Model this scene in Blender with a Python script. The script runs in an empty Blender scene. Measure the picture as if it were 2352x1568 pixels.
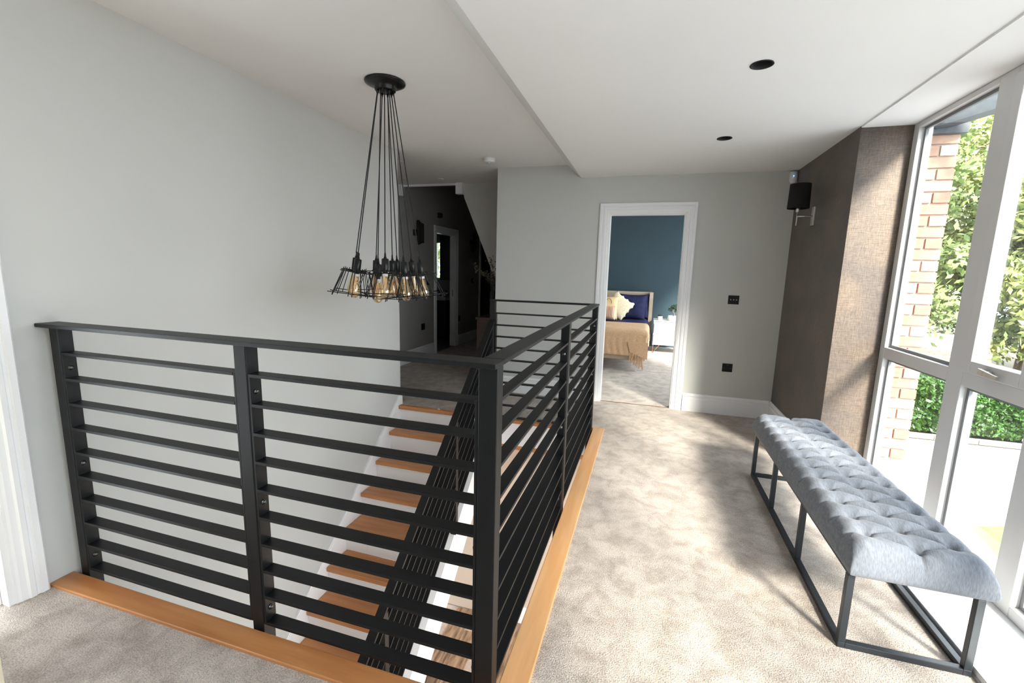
import bpy, bmesh, math, random
import numpy as np
from mathutils import Vector, Matrix
random.seed(7); rng = np.random.default_rng(7)
PI = math.pi
scene = bpy.context.scene
C = scene.collection

# ------------------------------------------------------------------ camera, world, sun, exposure
cd = bpy.data.cameras.new('camera'); cam = bpy.data.objects.new('camera', cd); C.objects.link(cam)
cd.sensor_width = 36.0; cd.sensor_fit = 'HORIZONTAL'; cd.lens = 1023.06 / 2352 * 36.0
cd.clip_start = 0.05; cd.clip_end = 300
cam.matrix_world = Matrix(((0.95599572, -0.06979597, 0.28495738, 0), (0.29227431, 0.14230555, -0.94568751, 0),
                           (0.02545416, 0.98735893, 0.15644306, 1.42), (0, 0, 0, 1)))
scene.camera = cam
w = bpy.data.worlds.new('sky'); scene.world = w; w.use_nodes = True
bg = w.node_tree.nodes['Background']; bg.inputs[0].default_value = (0.86, 0.93, 1.0, 1); bg.inputs[1].default_value = 2.6
sd = bpy.data.lights.new('sun', 'SUN'); sd.energy = 6.5; sd.angle = math.radians(12); sd.color = (1.0, 0.93, 0.82)
sun = bpy.data.objects.new('sun', sd); C.objects.link(sun)
SUN_DIR = Vector((-1.0, 1.7, -1.3))
sun.rotation_euler = SUN_DIR.to_track_quat('-Z', 'Y').to_euler(); sun.location = (12, -18, 16)
def portal(loc, rot, sx, sy):
    l = bpy.data.lights.new('window_portal', 'AREA'); l.shape = 'RECTANGLE'; l.size = sx; l.size_y = sy; l.cycles.is_portal = True
    o = bpy.data.objects.new('window_portal', l); C.objects.link(o); o.location = loc; o.rotation_euler = rot
portal((1.70, 1.0, 1.25), (0, PI/2, 0), 2.4, 5.4)
portal((1.70, 1.6, -1.4), (0, PI/2, 0), 2.0, 5.4)
portal((1.95, 7.1, 1.3), (0, PI/2, 0), 2.4, 3.9)
vs = scene.view_settings
vs.view_transform = 'Standard'; vs.look = 'None'; vs.gamma = 1; vs.use_curve_mapping = False; vs.exposure = 1.70
scene.cycles.max_bounces = 10; scene.cycles.diffuse_bounces = 6; scene.cycles.glossy_bounces = 3
scene.cycles.transparent_max_bounces = 12; scene.cycles.transmission_bounces = 6
scene.cycles.caustics_reflective = False; scene.cycles.caustics_refractive = False
scene.cycles.use_denoising = True
scene.cycles.sample_clamp_indirect = 6

# ------------------------------------------------------------------ materials
def nt(m):
    m.use_nodes = True; t = m.node_tree; t.nodes.clear()
    out = t.nodes.new('ShaderNodeOutputMaterial'); return t, out
def mat(name, col, rough=0.5, metal=0.0, var=0.0, vscale=6.0, stretch=(1, 1, 1), col2=None, bump=0.0, bscale=200.0, bstretch=(1, 1, 1), spec=0.5, detail=4.0, coat=0.0, sheen=0.0, bdist=0.002, lo=0.35, hi=0.65):
    m = bpy.data.materials.new(name); t, out = nt(m); N = t.nodes; L = t.links
    b = N.new('ShaderNodeBsdfPrincipled'); L.new(b.outputs[0], out.inputs[0])
    b.inputs['Base Color'].default_value = (*col, 1); b.inputs['Roughness'].default_value = rough
    b.inputs['Metallic'].default_value = metal; b.inputs['Specular IOR Level'].default_value = spec
    b.inputs['Coat Weight'].default_value = coat; b.inputs['Sheen Weight'].default_value = sheen
    tc = N.new('ShaderNodeTexCoord')
    if var or col2:
        mp = N.new('ShaderNodeMapping'); mp.inputs['Scale'].default_value = stretch; L.new(tc.outputs['Object'], mp.inputs[0])
        n = N.new('ShaderNodeTexNoise'); n.inputs['Scale'].default_value = vscale; n.inputs['Detail'].default_value = detail
        L.new(mp.outputs[0], n.inputs['Vector'])
        r = N.new('ShaderNodeValToRGB'); L.new(n.outputs['Fac'], r.inputs[0])
        c2 = col2 or tuple(max(0, c*(1-var)) for c in col); c1 = col if col2 else tuple(min(1, c*(1+var)) for c in col)
        r.color_ramp.elements[0].position = lo; r.color_ramp.elements[1].position = hi
        r.color_ramp.elements[0].color = (*c2, 1); r.color_ramp.elements[1].color = (*c1, 1)
        L.new(r.outputs[0], b.inputs['Base Color'])
    if bump:
        mp2 = N.new('ShaderNodeMapping'); mp2.inputs['Scale'].default_value = bstretch; L.new(tc.outputs['Object'], mp2.inputs[0])
        n2 = N.new('ShaderNodeTexNoise'); n2.inputs['Scale'].default_value = bscale; n2.inputs['Detail'].default_value = 3
        L.new(mp2.outputs[0], n2.inputs['Vector'])
        bp = N.new('ShaderNodeBump'); bp.inputs['Strength'].default_value = bump; bp.inputs['Distance'].default_value = bdist
        L.new(n2.outputs['Fac'], bp.inputs['Height']); L.new(bp.outputs[0], b.inputs['Normal'])
    return m
def srgb(r, g, b):
    f = lambda c: (c/255/12.92) if c/255 <= 0.04045 else ((c/255+0.055)/1.055)**2.4
    return (f(r), f(g), f(b))
M = {}
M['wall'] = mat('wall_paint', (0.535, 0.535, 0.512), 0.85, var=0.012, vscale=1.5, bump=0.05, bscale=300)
M['hall'] = mat('hall_dark_wall', (0.33, 0.315, 0.295), 0.85, var=0.012, vscale=1.5)  # darker than the colour of the other walls
M['ceil'] = mat('ceiling_paint', (0.80, 0.80, 0.79), 0.9, var=0.01, vscale=1.2, bump=0.04, bscale=300)
M['white'] = mat('white_gloss_paint', (0.80, 0.80, 0.81), 0.35, var=0.01, vscale=4)
M['lowwall'] = mat('beige_wall_paint', (0.56, 0.47, 0.38), 0.85, var=0.02)
M['blue'] = mat('blue_wall_paint', (0.030, 0.058, 0.076), 0.75, var=0.05, vscale=2, bump=0.05)
M['black'] = mat('black_powdercoat', (0.003, 0.0034, 0.0042), 0.45, var=0.15, vscale=30, bump=0.15, bscale=600, bdist=0.0005, spec=0.34)
M['blackmat'] = mat('black_matt', (0.006, 0.006, 0.007), 0.7)
M['blacksat'] = mat('black_satin', (0.004, 0.004, 0.0045), 0.3, spec=0.35)
M['plate'] = mat('black_plate', (0.003, 0.003, 0.0035), 0.4, spec=0.2)
M['chrome'] = mat('brushed_nickel', (0.62, 0.59, 0.55), 0.28, metal=1.0, var=0.05, vscale=60, stretch=(1, 1, 0.05))
M['bolt'] = mat('bolt_steel', (0.12, 0.12, 0.12), 0.3, metal=1.0)
M['oak'] = mat('oiled_oak', (0.53, 0.235, 0.082), 0.36, col2=(0.41, 0.155, 0.046), vscale=5, stretch=(0.35, 4, 4), bump=0.05, bscale=60, bstretch=(0.3, 8, 8), detail=8, coat=0.15)
M['oaky'] = mat('oiled_oak_long', (0.53, 0.235, 0.082), 0.36, col2=(0.41, 0.155, 0.046), vscale=5, stretch=(4, 0.35, 4), bump=0.05, bscale=60, bstretch=(8, 0.3, 8), detail=8, coat=0.15)
M['oaklit'] = mat('window_lit_oak', (0.72, 0.41, 0.20), 0.36, col2=(0.62, 0.32, 0.135), vscale=5, stretch=(4, 0.35, 4), bump=0.05, bscale=60, bstretch=(8, 0.3, 8), detail=8, coat=0.15)  # same oak, lightened in colour for the window light on the side edging
M['lam'] = mat('streaked_laminate', (0.40, 0.26, 0.16), 0.3, col2=(0.10, 0.055, 0.03), vscale=7, stretch=(5, 0.6, 1), detail=9, coat=0.2)
M['upvc'] = mat('grey_window_frame', (0.60, 0.59, 0.585), 0.4, var=0.01)
M['brick'] = mat('red_brick', (0.33, 0.17, 0.13), 0.9, col2=(0.27, 0.11, 0.08), vscale=9, bump=0.4, bscale=90, bdist=0.004)
M['brick2'] = mat('pale_brick', (0.44, 0.30, 0.22), 0.9, col2=(0.36, 0.21, 0.15), vscale=9, bump=0.4, bscale=90, bdist=0.004)
M['brickd'] = mat('shaded_reveal_brick', (0.10, 0.075, 0.08), 0.8, var=0.2, vscale=9)  # dark colour paints the shade of the reveal beside the window frame
M['brickw'] = mat('whitened_brick', (0.62, 0.55, 0.48), 0.9, col2=(0.5, 0.4, 0.33), vscale=9, bump=0.4, bscale=90)
M['mortar'] = mat('mortar', (0.45, 0.37, 0.31), 0.95, var=0.1, vscale=20)
M['lead'] = mat('dark_grey_fascia', (0.045, 0.055, 0.065), 0.5, var=0.2, vscale=40)
M['asph'] = mat('pale_asphalt', (0.30, 0.30, 0.31), 0.9, var=0.12, vscale=1.2, bump=0.3, bscale=40, bdist=0.01)
M['kerb'] = mat('kerb_stone', (0.24, 0.20, 0.165), 0.9, var=0.15, vscale=6)
M['soil'] = mat('dark_soil', (0.05, 0.045, 0.03), 1.0)
M['leafd'] = mat('laurel_leaf', (0.055, 0.14, 0.02), 0.3, col2=(0.02, 0.065, 0.008), vscale=14, spec=0.6)
M['leaf'] = mat('pale_tree_leaf', (0.24, 0.30, 0.10), 0.6, col2=(0.10, 0.16, 0.055), vscale=2.5)
M['leaf2'] = mat('yellow_tree_leaf', (0.38, 0.38, 0.12), 0.6, col2=(0.17, 0.24, 0.07), vscale=2.5)
M['bark'] = mat('bark', (0.16, 0.13, 0.10), 0.95, var=0.3, vscale=20)
M['fence'] = mat('weathered_fence', (0.16, 0.12, 0.10), 0.9, var=0.2, vscale=10)
M['grass'] = mat('lawn', (0.10, 0.20, 0.04), 0.95, var=0.2, vscale=20)
M['render'] = mat('white_render', (0.7, 0.7, 0.7), 0.8)
M['bench'] = mat('grey_linen', (0.170, 0.185, 0.215), 0.95, col2=(0.115, 0.128, 0.155), vscale=55, stretch=(6, 1, 1), bump=0.5, bscale=420, bstretch=(1, 1, 1), sheen=0.12, bdist=0.0008)
M['steel'] = mat('dark_steel_frame', (0.028, 0.033, 0.040), 0.32, metal=0.3)
M['navy'] = mat('navy_bedding', (0.020, 0.022, 0.070), 0.8, var=0.3, vscale=15, bump=0.4, bscale=14, bdist=0.02, spec=0.2)
M['throw'] = mat('mustard_throw', (0.62, 0.40, 0.24), 0.95, var=0.12, vscale=90, stretch=(1, 1, 1), bump=0.6, bscale=160, bdist=0.004)
M['head'] = mat('beige_headboard', (0.50, 0.40, 0.30), 0.9, var=0.05, vscale=80)
M['cream'] = mat('cream_fur', (0.80, 0.70, 0.50), 1.0, var=0.1, vscale=60, bump=0.8, bscale=180, bdist=0.006)
M['yell'] = mat('pale_yellow_cushion', (0.80, 0.58, 0.32), 0.95, var=0.03)
M['peach'] = mat('peach_ribbed', (0.74, 0.50, 0.36), 0.95, var=0.05, vscale=70)
M['lacq'] = mat('white_lacquer', (0.62, 0.62, 0.635), 0.35)
M['copper'] = mat('copper_wire', (0.70, 0.40, 0.24), 0.3, metal=1.0)
M['pot'] = mat('white_ceramic', (0.75, 0.73, 0.70), 0.4, var=0.04, vscale=12)
M['plant'] = mat('bonsai_leaf', (0.02, 0.06, 0.02), 0.6, var=0.4, vscale=30)
M['dry'] = mat('dried_branch', (0.10, 0.085, 0.05), 0.95, var=0.4, vscale=50)
M['dwood'] = mat('dark_wood', (0.030, 0.013, 0.008), 0.45, var=0.2, vscale=8, stretch=(1, 8, 8))
M['shade'] = mat('black_lampshade', (0.004, 0.004, 0.004), 0.95)
M['plastic'] = mat('white_plastic', (0.72, 0.72, 0.71), 0.4)
M['navyl'] = mat('dark_navy_vanity', (0.012, 0.016, 0.035), 0.35)
M['string'] = mat('string_white', (0.82, 0.82, 0.83), 0.45)
M['grey'] = mat('grey_ceramic', (0.25, 0.25, 0.26), 0.4)

def carpet_mat():
    m = bpy.data.materials.new('cut_pile_carpet'); t, out = nt(m); N = t.nodes; L = t.links
    b = N.new('ShaderNodeBsdfPrincipled'); L.new(b.outputs[0], out.inputs[0]); b.inputs['Roughness'].default_value = 1.0
    b.inputs['Specular IOR Level'].default_value = 0.1; b.inputs['Sheen Weight'].default_value = 0.25; b.inputs['Sheen Roughness'].default_value = 0.5
    tc = N.new('ShaderNodeTexCoord')
    n1 = N.new('ShaderNodeTexNoise'); n1.inputs['Scale'].default_value = 8.5; n1.inputs['Detail'].default_value = 8; n1.inputs['Roughness'].default_value = 0.66; n1.inputs['Distortion'].default_value = 0.35
    n2 = N.new('ShaderNodeTexNoise'); n2.inputs['Scale'].default_value = 190; n2.inputs['Detail'].default_value = 2
    for n in (n1, n2): L.new(tc.outputs['Object'], n.inputs['Vector'])
    r = N.new('ShaderNodeValToRGB'); L.new(n1.outputs['Fac'], r.inputs[0])
    r.color_ramp.elements[0].position = 0.36; r.color_ramp.elements[1].position = 0.60
    r.color_ramp.elements[0].color = (0.345, 0.285, 0.238, 1); r.color_ramp.elements[1].color = (0.53, 0.455, 0.395, 1)
    r2 = N.new('ShaderNodeValToRGB'); L.new(n2.outputs['Fac'], r2.inputs[0])
    r2.color_ramp.elements[0].position = 0.3; r2.color_ramp.elements[1].position = 0.7
    r2.color_ramp.elements[0].color = (0.62, 0.62, 0.62, 1); r2.color_ramp.elements[1].color = (1.2, 1.2, 1.2, 1)
    mx = N.new('ShaderNodeMix'); mx.data_type = 'RGBA'; mx.blend_type = 'MULTIPLY'; mx.inputs[0].default_value = 1
    L.new(r.outputs[0], mx.inputs[6]); L.new(r2.outputs[0], mx.inputs[7]); L.new(mx.outputs[2], b.inputs['Base Color'])
    bp = N.new('ShaderNodeBump'); bp.inputs['Strength'].default_value = 0.9; bp.inputs['Distance'].default_value = 0.006
    L.new(n2.outputs['Fac'], bp.inputs['Height']); L.new(bp.outputs[0], b.inputs['Normal'])
    return m
M['carpet'] = carpet_mat()

def wallpaper_mat():
    m = bpy.data.materials.new('bronze_woven_wallpaper'); t, out = nt(m); N = t.nodes; L = t.links
    b = N.new('ShaderNodeBsdfPrincipled'); L.new(b.outputs[0], out.inputs[0]); b.inputs['Roughness'].default_value = 0.5
    b.inputs['Metallic'].default_value = 0.25; b.inputs['Sheen Weight'].default_value = 0.1
    tc = N.new('ShaderNodeTexCoord')
    def noise(sc, st, det=5):
        mp = N.new('ShaderNodeMapping'); mp.inputs['Scale'].default_value = st; L.new(tc.outputs['Object'], mp.inputs[0])
        n = N.new('ShaderNodeTexNoise'); n.inputs['Scale'].default_value = sc; n.inputs['Detail'].default_value = det; L.new(mp.outputs[0], n.inputs['Vector']); return n
    big = noise(3.0, (1, 1, 1.2)); v = noise(420, (1, 1, 0.07), 2); h = noise(420, (0.07, 0.07, 1), 2)
    r = N.new('ShaderNodeValToRGB'); L.new(big.outputs['Fac'], r.inputs[0]); e = r.color_ramp.elements
    e[0].position = 0.38; e[1].position = 0.62; e[0].color = (0.082, 0.064, 0.054, 1); e[1].color = (0.125, 0.092, 0.068, 1)
    ad = N.new('ShaderNodeMath'); ad.operation = 'ADD'; L.new(v.outputs['Fac'], ad.inputs[0]); L.new(h.outputs['Fac'], ad.inputs[1])
    mr = N.new('ShaderNodeMapRange'); mr.inputs['From Min'].default_value = 0.75; mr.inputs['From Max'].default_value = 1.25; mr.inputs['To Min'].default_value = 0.65; mr.inputs['To Max'].default_value = 1.35
    L.new(ad.outputs[0], mr.inputs['Value'])
    mx = N.new('ShaderNodeMix'); mx.data_type = 'RGBA'; mx.blend_type = 'MULTIPLY'; mx.inputs[0].default_value = 1
    L.new(r.outputs[0], mx.inputs[6]); L.new(mr.outputs[0], mx.inputs[7]); L.new(mx.outputs[2], b.inputs['Base Color'])
    bp = N.new('ShaderNodeBump'); bp.inputs['Strength'].default_value = 0.5; bp.inputs['Distance'].default_value = 0.001
    L.new(ad.outputs[0], bp.inputs['Height']); L.new(bp.outputs[0], b.inputs['Normal'])
    return m
M['paper'] = wallpaper_mat()

def glass_mat(name='window_glass', tint=(0.97, 0.985, 0.98), refl=(1, 1, 1), amt=1.0):
    m = bpy.data.materials.new(name); t, out = nt(m); N = t.nodes; L = t.links
    tr = N.new('ShaderNodeBsdfTransparent'); tr.inputs[0].default_value = (*tint, 1)
    gl = N.new('ShaderNodeBsdfGlossy'); gl.inputs['Roughness'].default_value = 0.02; gl.inputs[0].default_value = (*refl, 1)
    fr = N.new('ShaderNodeLayerWeight'); fr.inputs[0].default_value = 0.5
    pw = N.new('ShaderNodeMath'); pw.operation = 'POWER'; pw.inputs[1].default_value = 5; L.new(fr.outputs['Facing'], pw.inputs[0])
    mu = N.new('ShaderNodeMath'); mu.operation = 'MULTIPLY_ADD'; mu.inputs[1].default_value = 0.9; mu.inputs[2].default_value = 0.035*amt; mu.use_clamp = True
    L.new(pw.outputs[0], mu.inputs[0])
    mi = N.new('ShaderNodeMixShader'); L.new(mu.outputs[0], mi.inputs[0]); L.new(tr.outputs[0], mi.inputs[1]); L.new(gl.outputs[0], mi.inputs[2])
    L.new(mi.outputs[0], out.inputs[0]); return m
M['glass'] = glass_mat()
M['amber'] = glass_mat('amber_bulb_glass', (0.93, 0.78, 0.55), (1.0, 0.94, 0.82), 7.0)
def emis(name, col, s):
    m = bpy.data.materials.new(name); t, out = nt(m); e = t.nodes.new('ShaderNodeEmission'); e.inputs[0].default_value = (*col, 1); e.inputs[1].default_value = s
    t.links.new(e.outputs[0], out.inputs[0]); return m
M['led'] = emis('blue_led', (0.1, 0.35, 1.0), 3.0)

# ------------------------------------------------------------------ helpers
def tag(o, label=None, cat=None, group=None, kind=None):
    if label: o['label'] = label
    if cat: o['category'] = cat
    if group: o['group'] = group
    if kind: o['kind'] = kind
    return o
def empty(name, loc=(0, 0, 0), rz=0.0):
    o = bpy.data.objects.new(name, None); C.objects.link(o); o.location = loc; o.rotation_euler = (0, 0, rz); o.empty_display_size = 0.1; return o
def thing(name, label, cat, loc=(0, 0, 0), rz=0.0, group=None): return tag(empty(name, loc, rz), label, cat, group)
def copy_tree(o, parent=None):
    kids = [c for c in bpy.data.objects if c.parent == o]
    c = o.copy(); C.objects.link(c); c.parent = parent
    for k in kids: copy_tree(k, c)
    return c
class MB:
    def __init__(s): s.bm = bmesh.new()
    def box(s, x0, x1, y0, y1, z0, z1, bev=0.0):
        r = bmesh.ops.create_cube(s.bm, size=1); vs = r['verts']
        for v in vs: v.co = Vector(((x0+x1)/2+v.co.x*(x1-x0), (y0+y1)/2+v.co.y*(y1-y0), (z0+z1)/2+v.co.z*(z1-z0)))
        if bev:
            es = list({e for v in vs for e in v.link_edges})
            bmesh.ops.bevel(s.bm, geom=es, offset=bev, segments=2, affect='EDGES', profile=0.5)
        return s
    def hexa(s, p):  # 8 points: bottom 4 ccw, top 4 ccw
        v = [s.bm.verts.new(q) for q in p]
        for f in ((3, 2, 1, 0), (4, 5, 6, 7), (0, 1, 5, 4), (1, 2, 6, 5), (2, 3, 7, 6), (3, 0, 4, 7)): s.bm.faces.new([v[i] for i in f])
        return s
    def prism(s, poly, axis, a, b):  # poly 2D pts; axis 'x','y','z' extruded from a to b
        def P(u, v, t): return {'x': (t, u, v), 'y': (u, t, v), 'z': (u, v, t)}[axis]
        A = [s.bm.verts.new(P(u, v, a)) for u, v in poly]; B = [s.bm.verts.new(P(u, v, b)) for u, v in poly]; n = len(poly)
        s.bm.faces.new(A); s.bm.faces.new(B[::-1])
        for i in range(n): s.bm.faces.new((A[i], B[i], B[(i+1) % n], A[(i+1) % n]))
        return s
    def tube(s, pts, r, n=8, closed=False, cap=True):
        pts = [Vector(p) for p in pts]; rings = []; m = len(pts)
        rad = r if isinstance(r, (list, tuple)) else [r]*m
        up = None
        for i, p in enumerate(pts):
            if closed: d = pts[(i+1) % m]-pts[i-1]
            else: d = pts[min(i+1, m-1)]-pts[max(i-1, 0)]
            d.normalize()
            if up is None: up = Vector((0, 0, 1)) if abs(d.z) < 0.9 else Vector((1, 0, 0))
            a = d.cross(up)
            if a.length < 1e-6: a = d.cross(Vector((0, 1, 0)))
            a.normalize(); b = d.cross(a).normalized(); up = -b if False else up
            rings.append([s.bm.verts.new(p+(a*math.cos(2*PI*k/n)+b*math.sin(2*PI*k/n))*rad[i]) for k in range(n)])
        for i in range(m if closed else m-1):
            R0, R1 = rings[i], rings[(i+1) % m]
            for k in range(n): s.bm.faces.new((R0[k], R0[(k+1) % n], R1[(k+1) % n], R1[k]))
        if cap and not closed: s.bm.faces.new(rings[0][::-1]); s.bm.faces.new(rings[-1])
        return s
    def lathe(s, prof, n=24, c=(0, 0, 0), axis='z'):
        rings = []
        def P(r, a, h):
            x, y = r*math.cos(a), r*math.sin(a)
            q = {'z': (x, y, h), 'x': (h, x, y), 'y': (x, h, y)}[axis]
            return Vector(q)+Vector(c)
        for r, h in prof: rings.append([s.bm.verts.new(P(max(r, 1e-5), 2*PI*k/n, h)) for k in range(n)])
        for i in range(len(prof)-1):
            for k in range(n): s.bm.faces.new((rings[i][k], rings[i][(k+1) % n], rings[i+1][(k+1) % n], rings[i+1][k]))
        return s
    def build(s, name, m, parent=None, smooth=False, fix=True):
        me = bpy.data.meshes.new(name)
        if fix: bmesh.ops.recalc_face_normals(s.bm, faces=s.bm.faces)
        s.bm.to_mesh(me); s.bm.free()
        me.materials.append(m)
        if smooth:
            for p in me.polygons: p.use_smooth = True
        o = bpy.data.objects.new(name, me); C.objects.link(o)
        if parent: o.parent = parent
        return o
def box(name, m, *b, parent=None, bev=0.0): return MB().box(*b, bev=bev).build(name, m, parent)
def struct(o): o['kind'] = 'structure'; return o
def share(o, loc=(0, 0, 0), parent=None):
    c = bpy.data.objects.new(o.name.split('.')[0], o.data); C.objects.link(c); c.location = loc; c.parent = parent; return c

# ------------------------------------------------------------------ ROOM SHELL
YD = 4.924      # wall with the bedroom door
XW = 1.257      # papered wall face
XL = -2.43      # stairwell wall
ZU = 2.547; ZC = 2.412
LF = -2.46      # lower floor level
YE = 3.985      # landing edge
f = MB()
f.box(XL-0.3, 1.235, -1.7, 1.105, -0.02, 0.0)
f.box(-0.30, 1.235, 1.105, 3.63, -0.02, 0.0)
f.box(-0.30, 1.26, 3.63, YD+0.02, -0.02, 0.0)
f.box(-3.42, -0.30, YE+0.03, YD+0.02, -0.02, 0.0)
f.box(-3.42, -1.70, YD+0.02, 9.9, -0.02, 0.0)
struct(f.build('floor', M['carpet']))
struct(MB().box(-1.70, 1.75, YD+0.028, 9.3, -0.02, 0.0).build('floor', M['carpet']))
struct(MB().box(-5.2, -3.42, 5.8, 9.5, -0.02, 0.0).build('floor', mat('bathroom_tile', (0.12, 0.12, 0.12), 0.3)))
s = MB()
s.box(XL-0.1, 1.5, -1.7, 1.195, -0.30, -0.021)
s.box(-0.395, 1.5, 1.195, YE+0.1, -0.30, -0.021)
s.box(-3.5, 1.75, YE+0.0, 9.9, -0.265, -0.021)
struct(s.build('floor', M['string']))   # slab; its white edges face the stairwell
# oak edgings round the stairwell
struct(box('trim_1', M['oak'], XL+0.001, -0.30, 1.105, 1.195, -0.02, 0.012, bev=0.004))
struct(box('trim_2', M['oaklit'], -0.40, -0.30, 1.196, YE+0.03, -0.02, 0.012, bev=0.004))
struct(box('trim_3', M['oak'], XL+0.012, -0.401, YE-0.03, YE+0.03, -0.035, 0.004, bev=0.006))
struct(box('trim_10', M['oak'], XL+0.03, -0.40, YE+0.006, YE+0.07, -0.312, -0.2655))
struct(box('trim_4', M['chrome'], 1.229, 1.238, -1.7, 3.62, 0.0, 0.006))
# left wall of the stairwell, full two storeys, with a doorway nearer the camera
wl = MB()
wl.box(XL-0.10, XL, 0.995, 4.03, LF, ZU); wl.box(XL-0.10, XL, 0.20, 0.995, 2.06, ZU); wl.box(XL-0.10, XL, 0.20, 0.995, LF, -0.021)
wl.box(XL-0.10, XL, -1.7, 0.20, LF, ZU)
wl.box(-3.52, XL-0.10, 3.93, 4.03, -0.02, ZU)
struct(wl.build('wall_left', M['wall']))
# casing and lining of the left doorway
dl = empty('door_1', (XL, 1.05, 0)); dl['kind'] = 'structure'
def casing_profile(w, t):   # across the width, proud height
    return [(0, 0), (w, 0), (w, t*0.75), (w*0.93, t), (w*0.72, t), (w*0.68, t*0.72), (w*0.60, t*0.72), (w*0.56, t*0.92), (w*0.40, t*0.92), (w*0.34, t*0.62), (w*0.16, t*0.55), (w*0.08, t*0.4), (0, t*0.35)]
m = MB(); cp = casing_profile(0.105, 0.026)
m.prism([(u-0.055, 0) if False else (v, u-0.055) for u, v in cp], 'z', 0.0, 2.16); m.build('door_casing', M['white'], dl)
MB().box(-0.10, 0.004, -0.075, -0.055, 0, 2.06).build('door_lining', M['white'], dl)
MB().box(-0.065, -0.045, -0.090, -0.076, 0, 2.04).build('door_stop', M['white'], dl)
MB().box(-0.09, 0.004, -0.85, -0.83, 0, 2.06).build('door_lining', M['white'], dl)
dlf = MB().box(0.012, 0.462, -0.338, -0.298, 0.006, 2.03, bev=0.002).build('door_leaf', mat('cream_door_edge', (0.72, 0.62, 0.45), 0.4), dl)
# upper ceiling, splay, lower ceiling
cu = MB(); cu.box(-3.5, -0.93, -1.7, 5.70, ZU, ZU+0.1); struct(cu.build('ceiling', M['ceil']))
cl = MB(); cl.prism([(-0.918, ZU), (-0.764, ZC), (XW, ZC), (XW, ZU+0.1), (-0.93, ZU+0.1), (-0.93, ZU)], 'y', -1.7, YD)
lowc = cl.build('ceiling', M['ceil']); struct(lowc)
struct(MB().box(XW, 1.66, -1.7, 3.62, ZC-0.010, ZU+0.1).build('ceiling', M['ceil']))
spots = [(0.438, 2.52), (0.452, 3.727)]
cut = MB()
for x, y in spots: cut.lathe([(0.0, 2.3), (0.050, 2.3), (0.050, 2.49), (0.0, 2.49)], 32, (x, y, 0))
cuto = cut.build('cutter', M['ceil'])
bmod = lowc.modifiers.new('b', 'BOOLEAN'); bmod.object = cuto; bmod.operation = 'DIFFERENCE'
dg = bpy.context.evaluated_depsgraph_get(); nm = bpy.data.meshes.new_from_object(lowc.evaluated_get(dg))
lowc.modifiers.clear(); lowc.data = nm; bpy.data.objects.remove(cuto)
for x, y in spots:
    lab = 'black recessed downlight in the ceiling nearer the camera' if y < 3 else 'black recessed downlight in the ceiling nearer the bedroom door'
    t = thing('downlight', lab, 'ceiling light', (x, y, ZC), group=None)
    MB().lathe([(0.0495, -0.001), (0.052, -0.003), (0.0495, -0.004), (0.044, -0.001), (0.043, 0.012), (0.040, 0.045), (0.036, 0.075), (0.0495, 0.075), (0.0495, -0.001)], 32).build('bezel', M['blackmat'], t, True)
    MB().lathe([(0.0, 0.066), (0.030, 0.066), (0.036, 0.072), (0.036, 0.076), (0, 0.076)], 24).build('lamp', mat('smoked_lens', (0.01, 0.01, 0.01), 0.1), t, True)
# door wall
wb = MB(); T = 0.115
OX0, OX1, OZ = -0.452, 0.318, 2.048
wb.box(-1.70, OX0, YD, YD+T, -0.02, ZU); wb.box(OX1, 1.75, YD, YD+T, -0.02, ZU); wb.box(OX0, OX1, YD, YD+T, OZ, ZU)

struct(wb.build('wall_back', M['wall']))
# bedroom shell
bl = MB(); bl.box(-1.58, 1.95, 9.25, 9.35, 0, 2.9); struct(bl.build('wall_bedroom', M['blue']))
br = MB(); br.box(1.75, 1.85, YD+T, 5.15, 0, 2.9); br.box(1.75, 1.85, 9.05, 9.25, 0, 2.9); br.box(1.75, 1.85, 5.15, 9.05, 0, 0.12); br.box(1.75, 1.85, 5.15, 9.05, 2.6, 2.9)
struct(br.build('wall_bedroom_right', M['wall']))
struct(box('wall_bedroom_left', M['wall'], -1.70, -1.58, YD+T, 9.9, -0.02, 3.3))
struct(box('ceiling', M['ceil'], -1.58, 1.85, YD+T, 9.35, 2.9, 3.0))
struct(box('wall_bedroom_head', M['wall'], -1.58, 1.85, YD, YD+T, ZU+0.1, 3.0))
bwin = empty('window_2', (1.80, 7.1, 0.12)); bwin['kind'] = 'structure'
for y0 in (-1.95, -0.675, 0.6, 1.90): MB().box(-0.03, 0.03, y0, y0+0.05, 0.05, 2.43).build('mullion', M['upvc'], bwin)
MB().box(-0.03, 0.03, -1.95, 1.95, 0, 0.05).build('frame', M['upvc'], bwin); MB().box(-0.03, 0.03, -1.95, 1.95, 2.43, 2.48).build('frame', M['upvc'], bwin)
MB().box(-0.003, 0.003, -1.95, 1.95, 0.05, 2.43).build('glass', M['glass'], bwin)
# casing round bedroom door
def door_casing(name, x0, x1, z, y, w=0.105, t=0.024):
    e = empty(name, (0, y, 0)); e['kind'] = 'structure'
    cp = casing_profile(w, t)
    b = MB()
    n = len(cp)
    for side in (0, 1, 2):
        if side == 0:
            A = [(x0-u, -v, 0) for u, v in cp]; B = [(x0-u, -v, z+u) for u, v in cp]
        elif side == 1:
            A = [(x1+u, -v, 0) for u, v in cp]; B = [(x1+u, -v, z+u) for u, v in cp]
        else:
            A = [(x0-u, -v, z+u) for u, v in cp]; B = [(x1+u, -v, z+u) for u, v in cp]
        va = [b.bm.verts.new(p) for p in A]; vb = [b.bm.verts.new(p) for p in B]
        for i in range(n): b.bm.faces.new((va[i], vb[i], vb[(i+1) % n], va[(i+1) % n]))
        b.bm.faces.new(va); b.bm.faces.new(vb)
        b.build('door_casing', M['white'], e); b = MB()
    b.bm.free()
    return e
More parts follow.
